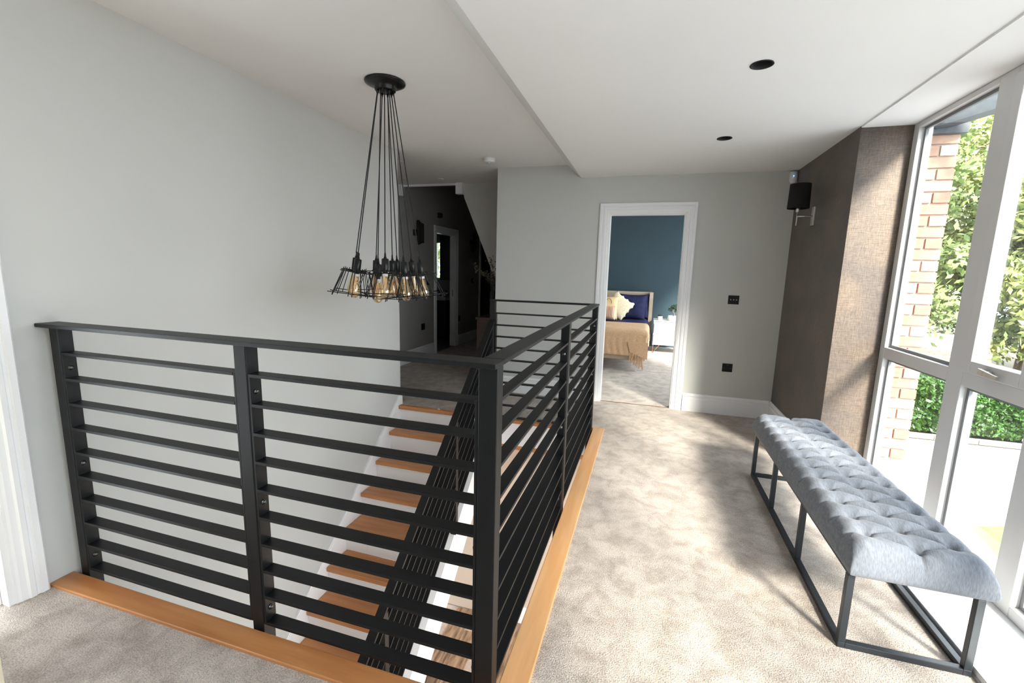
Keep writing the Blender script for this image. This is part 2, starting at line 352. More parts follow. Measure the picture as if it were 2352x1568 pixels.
d2 = door_casing('door_2', OX0+0.008, OX1-0.008, OZ-0.008, YD)
MB().box(OX0-0.001, OX0+0.018, 0.001, T, 0, OZ).build('door_lining', M['white'], d2)
MB().box(OX1-0.018, OX1+0.001, 0.001, T, 0, OZ).build('door_lining', M['white'], d2)
MB().box(OX0+0.018, OX1-0.018, 0.001, T, OZ-0.018, OZ).build('door_lining', M['white'], d2)
MB().box(OX0+0.018, OX1-0.018, 0.02, 0.032, 0, 0.004).build('carpet_bar', M['copper'], d2)
# skirting
def skirt_prof(h=0.19, t=0.02): return [(0, 0), (t, 0), (t, h*0.70), (t*0.72, h*0.74), (t*0.72, h*0.84), (t*0.95, h*0.88), (t*0.55, h*0.94), (t*0.35, h), (0, h)]
def skirt(name, axis, a, b, at, sign, h=0.19):
    pr = [(at+sign*u, v) for u, v in skirt_prof(h)]
    o = MB().prism(pr, 'x' if axis == 'x' else 'y', a, b).build(name, M['white']); return struct(o)
skirt('baseboard_back', 'x', OX1+0.103, XW-0.02, YD, -1)
skirt('baseboard_back', 'x', -1.70, OX0-0.103, YD, -1)
skirt('baseboard_right', 'y', 3.62, YD, XW, -1)
skirt('baseboard_left', 'y', 4.03, 6.745, -3.42, 1)
skirt('baseboard_left', 'y', 7.73, 8.80, -3.42, 1)
skirt('baseboard_left', 'y', -1.7, 0.1, XL, 1)
# papered pier at the right
struct(box('wall_right', M['paper'], XW, 1.62, 3.62, YD-0.001, 0, ZC+0.05))
# near-side walls outside the frame
struct(box('wall_front', M['wall'], -3.5, 1.66, -1.8, -1.7, LF, ZU+0.1))
# hall
wh = MB(); HX = -3.42
wh.box(HX-0.1, HX, 4.03, 6.86, -0.02, 3.3); wh.box(HX-0.1, HX, 6.86, 7.62, 2.03, 3.3); wh.box(HX-0.1, HX, 7.62, 8.92, -0.02, 3.3)
wh.box(HX-0.1, HX, 8.92, 9.68, 2.03, 3.3); wh.box(HX-0.1, HX, 9.68, 9.9, -0.02, 3.3)
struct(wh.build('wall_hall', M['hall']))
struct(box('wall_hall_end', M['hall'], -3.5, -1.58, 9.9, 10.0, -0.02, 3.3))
struct(box('ceiling', M['ceil'], -3.5, -1.58, 5.70, 9.9, 3.3, 3.4))
struct(box('wall_hall_top', M['ceil'], -3.5, -1.58, 5.70, 5.78, ZU+0.0, 3.3))
# sloping stair side at the right of the hall
struct(MB().prism([(-2.47, ZU), (-2.43, 2.36), (-2.042, 1.452), (-1.86, 1.02), (-1.70, 1.02), (-1.70, ZU)], 'y', 5.70, 8.8).build('wall_stair', M['wall']))
struct(box('trim_5', M['white'], -2.525, -2.43, 5.62, 5.70, 2.405, ZU))
struct(box('trim_6', M['white'], HX, -3.335, 5.62, 5.70, 2.405, ZU))
struct(box('trim_7', M['white'], -3.335, -2.525, 5.66, 5.70, 2.523, ZU))
def hall_door(name, y0, y1, z=2.03):
    e = empty(name, (HX, 0, 0)); e['kind'] = 'structure'
    cp = casing_profile(0.1, 0.022)
    for k in range(3):
        if k == 0: A = [(v, y0-u, 0) for u, v in cp]; B = [(v, y0-u, z+u) for u, v in cp]
        elif k == 1: A = [(v, y1+u, 0) for u, v in cp]; B = [(v, y1+u, z+u) for u, v in cp]
        else: A = [(v, y0-u, z+u) for u, v in cp]; B = [(v, y1+u, z+u) for u, v in cp]
        b = MB(); n = len(cp); va = [b.bm.verts.new(p) for p in A]; vb = [b.bm.verts.new(p) for p in B]
        for i in range(n): b.bm.faces.new((va[i], vb[i], vb[(i+1) % n], va[(i+1) % n]))
        b.bm.faces.new(va); b.bm.faces.new(vb); b.build('door_casing', M['white'], e)
    MB().box(-0.1, 0.0, y0, y0+0.015, 0, z).build('door_lining', M['white'], e); MB().box(-0.1, 0.0, y1-0.015, y1, 0, z).build('door_lining', M['white'], e)
    MB().box(-0.1, 0.0, y0, y1, z-0.015, z).build('door_lining', M['white'], e)
    MB().box(-0.045, -0.04+0.002, y1-0.018, y1-0.0145, 0.93, 1.05).build('strike_plate', M['blackmat'], e)
    return e
hall_door('door_3', 6.86, 7.62)
d4 = hall_door('door_4', 8.92, 9.68)
MB().box(-0.09, -0.05, 8.935, 9.665, 0.005, 2.015).build('door_leaf', M['dwood'], d4)
# bathroom behind the hall door
wbt = MB(); wbt.box(-5.2, -4.30, 8.60, 8.7, 0, 2.5); wbt.box(-4.30, -4.19, 8.60, 8.7, 0, 1.21); wbt.box(-4.30, -4.19, 8.60, 8.7, 1.97, 2.5); wbt.box(-4.19, HX-0.1, 8.6, 8.7, 0, 2.5)
wbt.box(-5.3, -5.2, 5.8, 8.7, 0, 2.5); wbt.box(-5.2, HX-0.1, 5.7, 5.8, 0, 2.5)
struct(wbt.build('wall_bathroom', mat('grey_bath_wall', (0.30, 0.30, 0.31), 0.6)))
struct(box('ceiling', M['ceil'], -5.3, HX-0.1, 5.7, 8.7, 2.5, 2.6))
w3 = empty('mirror_opening', (-4.245, 8.62, 1.21)); w3['kind'] = 'structure'  # opening added in place of a mirror's reflection of outdoors
MB().box(-0.055, -0.045, -0.02, 0.03, 0, 0.76).box(0.040, 0.055, -0.02, 0.03, 0, 0.76).box(-0.055, 0.055, -0.02, 0.03, 0, 0.03).box(-0.055, 0.055, -0.02, 0.03, 0.745, 0.76).build('frame', M['white'], w3)
MB().box(-0.045, 0.042, 0.0, 0.004, 0.03, 0.745).build('glass', M['glass'], w3)
# lower storey
struct(box('wall_lower_back', M['lowwall'], -1.36, 1.5, 4.30, 4.40, LF, -0.30))
struct(box('wall_lower_left_back', M['lowwall'], XL, -1.36, 4.30, 4.40, LF, -0.30))
struct(box('floor', M['mortar'], XL-0.1, 1.6, -1.7, 4.4, LF-0.12, LF-0.012))
lowf = empty('floor', (0, 0, LF)); lowf['kind'] = 'structure'
pl = MB().box(0.0008, 0.1892, 0, 1.5, -0.012, 0, bev=0.0008).build('plank', M['lam'], lowf)
pl.location = (-2.43, 1.0, 0); k = 0
for i in range(20):
    for j in range(5):
        if i == 0 and j == 0: continue
        y = -1.7+j*1.5+(0.5*(i % 3))-0.8
        if y+1.5 > 4.29: y = 4.29-1.5 if j == 4 else y
        if y+1.5 > 4.29 or (j == 4 and i % 3): continue
        share(pl, (-2.43+0.19*i, y+0.0, 0), lowf)
skirt('baseboard_lower', 'x', -1.36, 1.5, 4.30, -1, 0.19).location.z = LF
lw = MB(); lw.box(1.5, 1.6, -1.7, 4.4, LF, -2.3); lw.box(1.5, 1.6, 4.1, 4.4, LF, -0.3)
struct(lw.build('wall_lower_right', M['lowwall']))
w4 = empty('window_4', (1.55, 0, -2.3)); w4['kind'] = 'structure'
for y0 in (-1.65, -0.3, 1.1, 2.6, 4.03): MB().box(-0.035, 0.035, y0, y0+0.07, 0, 2.0).build('mullion', M['upvc'], w4)
MB().box(-0.035, 0.035, -1.65, 4.1, 0, 0.06).build('frame', M['upvc'], w4)
MB().box(-0.003, 0.003, -1.65, 4.1, 0.06, 2.0).build('glass', M['glass'], w4)

lp = bpy.data.lights.new('lower_fill', 'AREA'); lp.shape = 'RECTANGLE'; lp.size = 0.5; lp.size_y = 2.6; lp.energy = 36; lp.color = (1.0, 0.95, 0.9)  # unseen fill added to brighten the stairwell's lower left wall, no fixture
lo_ = bpy.data.objects.new('lower_fill', lp); C.objects.link(lo_); lo_.location = (0.7, 2.4, -0.33)
# ------------------------------------------------------------------ BIG WINDOW
win = empty('window_1', (1.544, 0, 0)); win['kind'] = 'structure'
D = 0.075
def fr(name, y0, y1, z0, z1, x0=0.0, x1=D, parent=win, bev=0.003): return MB().box(x0, x1, y0, y1, z0, z1, bev=bev).build(name, M['upvc'], parent)
ZS = 0.03; ZT = ZC-0.012
ys = [(3.56, 3.618), (2.765, 2.885), (2.225, 2.335), (1.42, 1.54), (0.90, 1.01), (0.10, 0.22), (-0.42, -0.31), (-1.22, -1.10), (-1.7, -1.64)]
for i, (a, b) in enumerate(ys): fr('mullion' if i else 'frame', a, b, ZS, ZT)
for i in range(len(ys)-1):
    a, b = ys[i+1][1]+0.0005, ys[i][0]-0.0005
    fr('frame', a, b, ZS, ZS+0.05); fr('frame', a, b, ZT-0.03, ZT); fr('transom', a, b, 0.905, 0.978)
    # slim inner bead that holds the glass, lower light
    def bead(z0, z1):
        m = MB()
        m.box(0.03, 0.045, a, a+0.018, z0, z1); m.box(0.03, 0.045, b-0.018, b, z0, z1)
        m.box(0.03, 0.045, a+0.018, b-0.018, z0, z0+0.018); m.box(0.03, 0.045, a+0.018, b-0.018, z1-0.018, z1)
        m.build('bead', mat('gasket', (0.10, 0.10, 0.11), 0.5) if 'gk' not in M else M['gk'], win)
    if 'gk' not in M: M['gk'] = mat('glazing_gasket', (0.16, 0.17, 0.18), 0.5)
    bead(ZS+0.05, 0.905)
    MB().box(0.036, 0.040, a, b, ZS+0.05, 0.905).build('glass', M['glass'], win)
    if i % 2 == 1:   # opening sash
        sh = MB()
        z0, z1 = 0.980, ZT-0.032
        sh.box(-0.012, 0.05, a+0.002, a+0.062, z0, z1, bev=0.004); sh.box(-0.012, 0.05, b-0.062, b-0.002, z0, z1, bev=0.004)
        sh.box(-0.012, 0.05, a+0.062, b-0.062, z0, z0+0.062, bev=0.004); sh.box(-0.012, 0.05, a+0.062, b-0.062, z1-0.05, z1, bev=0.004)
        so = sh.build('sash', M['upvc'], win)
        MB().box(0.02, 0.024, a+0.06, b-0.06, z0+0.06, z1-0.048).build('glass', M['glass'], win)
        yc = (a+b)/2
        hd = MB(); hd.box(-0.030, -0.012, yc+0.00, yc+0.045, z0+0.020, z0+0.038, bev=0.004)
        hd.hexa([(-0.044, yc-0.075, z0+0.014), (-0.030, yc-0.075, z0+0.014), (-0.026, yc+0.05, z0+0.016), (-0.040, yc+0.05, z0+0.016),
                 (-0.044, yc-0.075, z0+0.030), (-0.034, yc-0.075, z0+0.030), (-0.028, yc+0.05, z0+0.044), (-0.040, yc+0.05, z0+0.044)])
        hd.build('handle', M['chrome'], so)
    else:
        bead(0.978, ZT-0.03)
        MB().box(0.036, 0.040, a, b, 0.978, ZT-0.03).build('glass', M['glass'], win)
struct(box('trim_8', M['white'], 1.238, 1.62, -1.7, 3.619, -0.02, ZS, bev=0.004))   # deep white board below the glazing
struct(box('wall_right_near', M['wall'], 1.62, 1.66, -1.7, 3.62, -0.30, ZS))

# ------------------------------------------------------------------ RAILINGS
BZ = [1.028, 0.918, 0.809, 0.700, 0.590, 0.480, 0.370, 0.260, 0.150, 0.036]
def bolt(parent, p, axis='x', s=1):
    m = MB(); m.lathe([(0, 0), (0.011, 0), (0.011, 0.002), (0.0075, 0.002), (0.0075, 0.007), (0.005, 0.009), (0, 0.009)] if s > 0 else [(0, 0), (0.011, 0), (0.011, -0.002), (0.0075, -0.002), (0.0075, -0.007), (0.005, -0.009), (0, -0.009)], 10, p, axis)
    return m.build('bolt', M['bolt'], parent, True)
def railing(label, axis, across, spans, posts, rail, zt=1.155, mid=None):
    """axis 'x' or 'y' = running direction; across=(a,b) bar width; spans=[(u0,u1)], posts=[(u0,u1)]"""
    t = thing('railing', label, 'railing', (0, 0, 0))
    def bx(name, u0, u1, a, b, z0, z1, bev=0.0012, m=M['black']):
        if axis == 'x': return MB().box(u0, u1, a, b, z0, z1, bev=bev).build(name, m, t)
        return MB().box(a, b, u0, u1, z0, z1, bev=bev).build(name, m, t)
    a, b = across
    bx('top_rail', rail[0], rail[1], rail[2], rail[3], zt-0.016, zt, 0.003)
    for u0, u1 in posts: bx('post', u0, u1, a-0.001, b+0.003, -0.22, zt-0.0165, 0.003)
    for u0, u1 in spans:
        bx('stile', u0+0.0005, u0+0.010, a+0.001, b-0.001, 0.030, 1.034); bx('stile', u1-0.010, u1-0.0005, a+0.001, b-0.001, 0.030, 1.034)
        for z in BZ: bx('bar', u0+0.010, u1-0.010, a, b, z-0.006, z+0.006)
        for z in (0.965, 0.535, 0.093):
            for u, s in ((u0+0.010, 1), (u1-0.010, -1)):
                p = (u, (a+b)/2, z) if axis == 'x' else ((a+b)/2, u, z)
                bolt(t, p, axis, s)
    return t
railing('long black metal railing across the front of the stairwell, with two bays of flat bars', 'x', (1.207, 1.257), [(-2.345, -1.402), (-1.345, -0.466)], [(-2.396, -2.346), (-1.401, -1.346), (-0.465, -0.404)],
        (-2.429, -0.401, 1.178, 1.262))
railing('black metal railing running beside the oak edging towards the bedroom door', 'y', (-0.452, -0.408), [(1.262, 2.455), (2.517, 3.895)], [(2.456, 2.516), (3.896, 3.955)],
        (1.2625, 3.962, -0.470, -0.401))
railing('short black metal railing at the far landing, in front of the grey wall', 'x', (3.908, 3.950), [(-1.350, -0.458)], [(-1.40, -1.351)],
        (-1.405, -0.471, 3.902, 3.956))
# sloping stair railing
SR = 0.828
zn_ = lambda y: (y-4.005)*0.2125/0.2425
zt = lambda y: 0.491+SR*(y-3.327)
sr = thing('railing', 'sloping black metal stair railing following the flight down', 'railing')
def sheared(x0, x1, y0, y1, dz0, dz1):
    return [(x0, y0, zt(y0)+dz0), (x1, y0, zt(y0)+dz0), (x1, y1, zt(y1)+dz0), (x0, y1, zt(y1)+dz0), (x0, y0, zt(y0)+dz1), (x1, y0, zt(y0)+dz1), (x1, y1, zt(y1)+dz1), (x0, y1, zt(y1)+dz1)]
MB().hexa(sheared(-1.402, -1.346, 0.95, 3.905, -0.02, 0)).build('top_rail', M['black'], sr)
sp = [(1.00, 1.05), (2.03, 2.07), (3.05, 3.09), (3.86, 3.90)]
for a, b in sp:
    MB().box(-1.398, -1.352, a, b, zn_(b)+0.102 if b < 3.5 else zt(a)-0.95, zt(a)-0.02).build('post', M['black'], sr)
for (a, b), (c, d) in zip(sp[:-1], sp[1:]):
    for k in range(1, 8): MB().hexa(sheared(-1.397, -1.353, b, c, -0.11*k-0.008, -0.11*k+0.006)).build('bar', M['black'], sr)

# ------------------------------------------------------------------ STAIRS
R_, G_, Y0 = 0.2125, 0.2425, YE-0.03+0.045
Y0 = 4.005
stair = thing('staircase', 'oak stair flight with white risers descending along the left wall', 'staircase')
zn = lambda y: (y-Y0)*R_/G_
nst = 12
tr0 = None
for i in range(1, nst):
    y = Y0-G_*i; z = -R_*i
    if z < LF+0.05: break
    if tr0 is None:
        tr0 = MB().box(XL+0.022, -1.435, -0.0, G_+0.025, -0.038, 0.0, bev=0.006).build('tread', M['oak'], stair); tr0.location = (0, y, z)
        ri0 = MB().box(XL+0.022, -1.435, 0.0, 0.014, -R_+0.001, -0.039).build('riser', M['string'], stair); ri0.location = (0, y+0.022, z)
    else:
        share(tr0, (0, y, z), stair); share(ri0, (0, y+0.022, z), stair)
ri = share(ri0, (0, Y0-0.010, 0), stair)
ye = Y0-G_*11.4
MB().prism([(Y0-0.02, zn(Y0)+0.10), (ye, zn(ye)+0.10), (ye, LF), (ye+0.3, LF), (Y0-0.02, -0.33)], 'x', -1.434, -1.372).build('stringer', M['string'], stair)
pp = [(Y0+0.03, 0.115), (Y0-0.02, zn(Y0)+0.10), (ye, zn(ye)+0.10), (ye, LF), (ye+0.3, LF), (Y0-0.02, -0.30), (Y0+0.03, -0.30)]
MB().prism(pp, 'x', XL+0.001, XL+0.020).build('wall_stringer', M['string'], stair)
MB().hexa([(XL+0.020, ye, zn(ye)+0.075), (XL+0.026, ye, zn(ye)+0.075), (XL+0.026, Y0-0.03, zn(Y0)+0.050), (XL+0.020, Y0-0.03, zn(Y0)+0.050),
           (XL+0.020, ye, zn(ye)+0.090), (XL+0.024, ye, zn(ye)+0.090), (XL+0.024, Y0-0.03, zn(Y0)+0.065), (XL+0.020, Y0-0.03, zn(Y0)+0.065)]).build('moulding', M['string'], stair)

# ------------------------------------------------------------------ PENDANT CLUSTER
pc = thing('pendant_cluster', 'black pendant light with a cluster of caged filament bulbs on long cords', 'pendant light', (-1.635, 2.585, ZU))
MB().lathe([(0, 0), (0.116, 0), (0.123, -0.004), (0.121, -0.012), (0.100, -0.020), (0.072, -0.028), (0.064, -0.034), (0.063, -0.052), (0.060, -0.056), (0, -0.056)], 40).build('canopy', M['blacksat'], pc, True)
lat = Vector((0.846, 0.534)); dpt = Vector((-0.534, 0.846))
pos = []
for l_, d_, dz in ((-0.199, 0.03, 0.01), (-0.180, -0.087, 0.0), (-0.080, 0.183, 0.0), (-0.062, -0.090, -0.028), (-0.018, -0.198, 0.005), (0.026, 0.085, 0.0), (0.058, 0.191, 0.0), (0.092, -0.177, -0.010), (0.153, 0.128, 0.0), (0.200, -0.01, -0.008)):
    v_ = lat*l_+dpt*d_; pos.append((v_.length, math.atan2(v_.y, v_.x), dz))
def lamp_meshes():
    so = MB(); so.lathe([(0, 0.040), (0.0035, 0.040), (0.0055, 0.030), (0.0065, 0.012), (0.009, 0.010), (0.009, 0), (0.018, 0), (0.0215, -0.004), (0.0215, -0.072), (0.0195, -0.076), (0.016, -0.078), (0.015, -0.094), (0, -0.094)], 20)
    so = so.build('socket', M['blacksat'], None, True)
    co = MB().lathe([(0.0155, -0.093), (0.0165, -0.094), (0.0165, -0.106), (0.0150, -0.108)], 20).build('collar', M['plastic'], None, True)
    gl = MB().lathe([(0.0150, -0.106), (0.0175, -0.125), (0.0235, -0.155), (0.0295, -0.185), (0.0315, -0.203), (0.0290, -0.220), (0.0215, -0.234), (0.0110, -0.241), (0.0005, -0.243)], 24).build('bulb', M['amber'], None, True)
    fi = MB()
    for k in range(4):
        a = PI*k/2; b2 = a+0.3
        fi.tube([(0.004*math.cos(a), 0.004*math.sin(a), -0.118), (0.011*math.cos(b2), 0.011*math.sin(b2), -0.200)], 0.0006, 4)
    fi.tube([(0, 0, -0.108), (0, 0, -0.15)], 0.0025, 6)
    fi = fi.build('filament', mat('filament_wire', (0.9, 0.55, 0.2), 0.3, metal=0.8), None)
    ca = MB(); ht, hb, r = 0.058, 0.100, 0.0030; z1, z0 = -0.082, -0.222; ov = 0.018
    for z, h in ((z1, ht), (z0, hb)):
        for s in (-1, 1):
            ca.tube([(-h-ov, s*h, z), (h+ov, s*h, z)], r, 6); ca.tube([(s*h, -h-ov, z), (s*h, h+ov, z)], r, 6)
    for s in (-1, 1):
        for u in (-0.72, 0.72):
            ca.tube([(u*(ht-0.004), s*(ht+0.004), z1+0.014), (u*(hb+0.002), s*(hb+0.008), z0-0.018)], r*0.9, 6)
            ca.tube([(s*(ht+0.004), u*(ht-0.004), z1+0.014), (s*(hb+0.008), u*(hb+0.002), z0-0.018)], r*0.9, 6)
    for s in (-1, 1): ca.tube([(-ht, 0, z1), (-0.018, 0, z1), ] if s < 0 else [(0.018, 0, z1), (ht, 0, z1)], r*0.9, 6)
    ca = ca.build('cage', M['black'], None)
    return so, co, gl, fi, ca
lm = lamp_meshes(); first = True
for i, (r, a, dz_) in enumerate(pos):
    zz = 1.468+dz_
    x, y = r*math.cos(a), r*math.sin(a); tx, ty = 0.048*math.cos(a), 0.048*math.sin(a)
    MB().lathe([(0, 0), (0.006, 0), (0.006, -0.012), (0.0035, -0.022), (0, -0.022)], 10, (tx, ty, -0.055)).build('cord_grip', M['blacksat'], pc, True)
    MB().tube([(tx, ty, -0.060), (x, y, zz-ZU+0.030)], 0.0032, 6).build('cord', M['blackmat'], pc)
    d = Vector((x-tx, y-ty, zz-ZU+0.06)).normalized(); q = Vector((0, 0, -1)).rotation_difference(d).to_euler()
    sk = lm[0] if first else share(lm[0]); sk.parent = pc; sk.location = (x, y, zz-ZU); sk.rotation_euler = q
    for j in (1, 2, 3, 4):
        if j == 4 and r < 0.12: continue
        o = lm[j] if first else share(lm[j])
        if j == 3: o.parent = sk_b; o.location = (0, 0, 0); continue
        o.parent = pc; o.location = (x, y, zz-ZU); o.rotation_euler = q
        if j == 2: sk_b = o
        if j == 4: o.rotation_euler = (Matrix(q.to_matrix()) @ Matrix.Rotation(a+(0.5 if i % 2 else 0.1), 3, 'Z')).to_euler()
    first = False

# ------------------------------------------------------------------ BENCH
bn = thing('bench', 'long grey button-tufted bench on a dark steel frame beside the window', 'bench', (0, 0, 0))
LX, RX2 = (0.802, 0.827), (1.197, 1.222); LY = [(1.850, 1.875), (2.39, 2.415), (2.905, 2.93), (3.405, 3.43)]
for xs in (LX, RX2):
    for y0, y1 in LY: MB().box(*xs, y0, y1, 0.0255, 0.3095, bev=0.002).build('leg', M['steel'], bn)
    MB().box(*xs, LY[0][0], LY[-1][1], 0.0005, 0.025, bev=0.002).build('floor_rail', M['steel'], bn)
    MB().box(*xs, LY[0][0], LY[-1][1], 0.310, 0.335, bev=0.002).build('seat_rail', M['steel'], bn)
for y0, y1 in (LY[0], LY[-1]):
    MB().box(LX[1], RX2[0], y0, y1, 0.0005, 0.025, bev=0.002).build('cross_rail', M['steel'], bn)
    MB().box(LX[1], RX2[0], y0, y1, 0.310, 0.335, bev=0.002).build('cross_rail', M['steel'], bn)
# cushion as a displaced height field
cx0, cx1, cy0, cy1 = 0.782, 1.222, 1.795, 3.455
NX, NY = 90, 330
pitch = 0.1265
bL = [(0.868, 1.915+pitch*k) for k in range(12)]; bM = [(1.002, 1.852+pitch*k) for k in range(13)]; bR = [(1.136, 1.915+pitch*k) for k in range(12)]
btn = bL+bM+bR
xs = np.linspace(cx0, cx1, NX); ysv = np.linspace(cy0, cy1, NY); X, Y = np.meshgrid(xs, ysv, indexing='ij')
dep = np.zeros_like(X)
def seg_d(ax, ay, bx_, by_):
    dx, dy = bx_-ax, by_-ay; t = np.clip(((X-ax)*dx+(Y-ay)*dy)/(dx*dx+dy*dy+1e-12), 0, 1)
    return np.hypot(X-ax-t*dx, Y-ay-t*dy)
for bx_, by_ in btn:
    d = np.hypot(X-bx_, Y-by_); dep = np.maximum(dep, 0.028*np.exp(-(d/0.016)**2)+0.020*np.exp(-(d/0.045)**2))
segs = []
for (x1, y1) in bM:
    for L_ in (bL, bR):
        for (x2, y2) in L_:
            if abs(y1-y2) < pitch*0.62: segs.append((x1, y1, x2, y2))
for (x2, y2) in bL: segs.append((x2, y2, cx0, y2+0.004))
for (x2, y2) in bR: segs.append((x2, y2, cx1, y2-0.004))
segs.append((1.002, bM[0][1], 1.004, cy0)); segs.append((1.002, bM[-1][1], 1.002, cy1))
crease = np.zeros_like(X)
for sgm in segs:
    d = seg_d(*sgm); crease = np.maximum(crease, 0.012*np.exp(-(d/0.0045)**2)+0.015*np.exp(-(d/0.020)**2))
ex = np.minimum(X-cx0, cx1-X); ey = np.minimum(Y-cy0, cy1-Y); e = np.minimum(ex, ey)
rr = 0.065
def rnd(t): t = np.clip(t/rr, 0, 1); return np.sqrt(np.clip(1-(1-t)**2, 0, 1))
prof = rnd(ex)**0.85*rnd(ey)**0.85
wr = 0.0012*np.sin(Y*90+X*40+3*np.sin(X*30))*np.exp(-(ey/0.08)**2)*2
Z = 0.372+prof*(0.102-np.maximum(dep, crease)*1.0)+wr*prof
bm = bmesh.new(); g = [[bm.verts.new((X[i, j]+0.0, Y[i, j], Z[i, j])) for j in range(NY)] for i in range(NX)]
for i in range(NX-1):
    for j in range(NY-1): bm.faces.new((g[i][j], g[i+1][j], g[i+1][j+1], g[i][j+1]))
ring = [g[i][0] for i in range(NX)]+[g[NX-1][j] for j in range(1, NY)]+[g[i][NY-1] for i in range(NX-2, -1, -1)]+[g[0][j] for j in range(NY-2, 0, -1)]
def inset(amt, z):
    out = []
    for v in ring:
        x = min(max(v.co.x, cx0+amt), cx1-amt); y = min(max(v.co.y, cy0+amt), cy1-amt); out.append(bm.verts.new((x, y, z)))
    return out
r1 = inset(0.000, 0.358); r2 = inset(0.004, 0.343); r3 = inset(0.014, 0.3355)
for A, B in ((ring, r1), (r1, r2), (r2, r3)):
    for k in range(len(ring)): bm.faces.new((A[k], B[k], B[(k+1) % len(ring)], A[(k+1) % len(ring)]))
bm.faces.new(r3)
q = MB(); q.bm.free(); q.bm = bm; q.build('cushion', M['bench'], bn, True)
b0 = None
for bx_, by_ in btn:
    if b0 is None:
        b0 = MB().lathe([(0, 0.0045), (0.004, 0.004), (0.0075, 0.0015), (0.008, -0.002)], 12).build('button', M['bench'], bn, True); b0.location = (bx_, by_, 0.4335)
    else: share(b0, (bx_, by_, 0.4335), bn)

# ------------------------------------------------------------------ WALL FITTINGS
# wall lamp on papered wall
wlp = thing('wall_lamp', 'wall lamp with a black drum shade and nickel arm on the brown papered wall', 'wall light', (XW, 4.32, 1.925))
MB().box(-0.016, 0.0, -0.030, 0.030, -0.075, 0.075, bev=0.003).build('backplate', M['chrome'], wlp)
MB().tube([(-0.016, 0, 0.0), (-0.125, 0, 0.0)], 0.006, 10).build('arm', M['chrome'], wlp, True)
MB().tube([(-0.125, 0, -0.075), (-0.125, 0, 0.045)], 0.0055, 10).build('stem', M['chrome'], wlp, True)
MB().lathe([(0, 0.035), (0.014, 0.035), (0.014, 0.085), (0, 0.085)], 16, (-0.125, 0, 0)).build('lamp_holder', M['chrome'], wlp, True)
MB().lathe([(0.078, 0.062), (0.080, 0.062), (0.076, 0.255), (0.074, 0.255), (0.078, 0.062)], 36, (-0.125, 0, 0)).build('lamp_shade', M['shade'], wlp, True)
# motion sensor
ms = thing('motion_sensor', 'white alarm motion sensor in the top corner of the back wall', 'sensor', (1.215, YD-0.02, 2.345))
MB().lathe([(0, -0.052), (0.022, -0.048), (0.033, -0.030), (0.035, 0.020), (0.030, 0.050), (0, 0.055)], 20).build('body', M['plastic'], ms, True).scale = (1, 0.75, 1)
MB().lathe([(0, 0), (0.004, 0), (0.003, 0.003), (0, 0.004)], 10, (0.0, 0, 0)).build('indicator', M['led'], ms).location = (-0.004, -0.030, 0.008)
# switch plate
def plate(name, label, cat, x, z, w_, h_):
    t = thing(name, label, cat, (x, YD, z)); MB().box(-w_/2, w_/2, -0.006, 0, -h_/2, h_/2, bev=0.002).build('plate', M['plate'], t); return t
t = plate('light_switch', 'black light switch plate with three chrome toggles right of the bedroom door', 'switch', 0.820, 1.190, 0.100, 0.088)
for k in (-1, 0, 1):
    MB().tube([(k*0.026, -0.006, 0.0), (k*0.026, -0.018, 0.004)], [0.0055, 0.0035], 10).build('toggle', M['chrome'], t, True)
t = plate('wall_socket', 'black single wall socket above the skirting right of the bedroom door', 'socket', 0.826, 0.497, 0.096, 0.086)
MB().box(-0.007, 0.007, -0.010, -0.006, 0.020, 0.034, bev=0.001).build('rocker', M['blacksat'], t)
for hx, hz, a, b in ((0, 0.008, 0.003, 0.006), (-0.011, -0.012, 0.005, 0.003), (0.011, -0.012, 0.005, 0.003)):
    MB().box(hx-a, hx+a, -0.0066, -0.0058, hz-b, hz+b).build('socket_hole', M['blackmat'], t)
for sx in (-0.032, 0.032): MB().tube([(sx, -0.0058, -0.004), (sx, -0.0072, -0.004)], 0.003, 8).build('screw', M['bolt'], t)
# hall plates on the left wall (face +x)
def hplate(name, label, cat, y, z, w_, h_, m='plate'):
    t = thing(name, label, cat, (HX, y, z)); MB().box(0, 0.008, -w_/2, w_/2, -h_/2, h_/2, bev=0.002).build('plate', M[m], t); return t
t = hplate('wall_socket', 'black wall socket low on the hall wall before the bathroom door', 'socket', 6.375, 0.50, 0.11, 0.10); MB().box(0.008, 0.011, -0.01, 0.01, 0.01, 0.03).build('rocker', M['blacksat'], t)
t = hplate('wall_socket', 'black wall socket low on the hall wall beyond the bathroom door', 'socket', 7.79, 0.50, 0.11, 0.10); MB().box(0.008, 0.011, -0.01, 0.01, 0.01, 0.03).build('rocker', M['blacksat'], t)
t = hplate('light_switch', 'black light switch on the hall wall just before the bathroom door', 'switch', 6.555, 1.20, 0.075, 0.08); MB().box(0.008, 0.012, -0.008, 0.008, -0.012, 0.012).build('toggle', M['blacksat'], t)
t = hplate('light_switch', 'dark light switch with a pale rocker at the far end of the hall', 'switch', 8.475, 1.205, 0.15, 0.09); MB().box(0.008, 0.013, 0.02, 0.045, -0.035, 0.035).build('toggle', M['plastic'], t)
t = hplate('sensor_box', 'small black sensor box high on the hall wall above the bathroom door', 'sensor', 6.945, 2.30, 0.10, 0.085); MB().box(0.008, 0.05, -0.045, 0.045, -0.038, 0.038, bev=0.004).build('body', M['blackmat'], t)
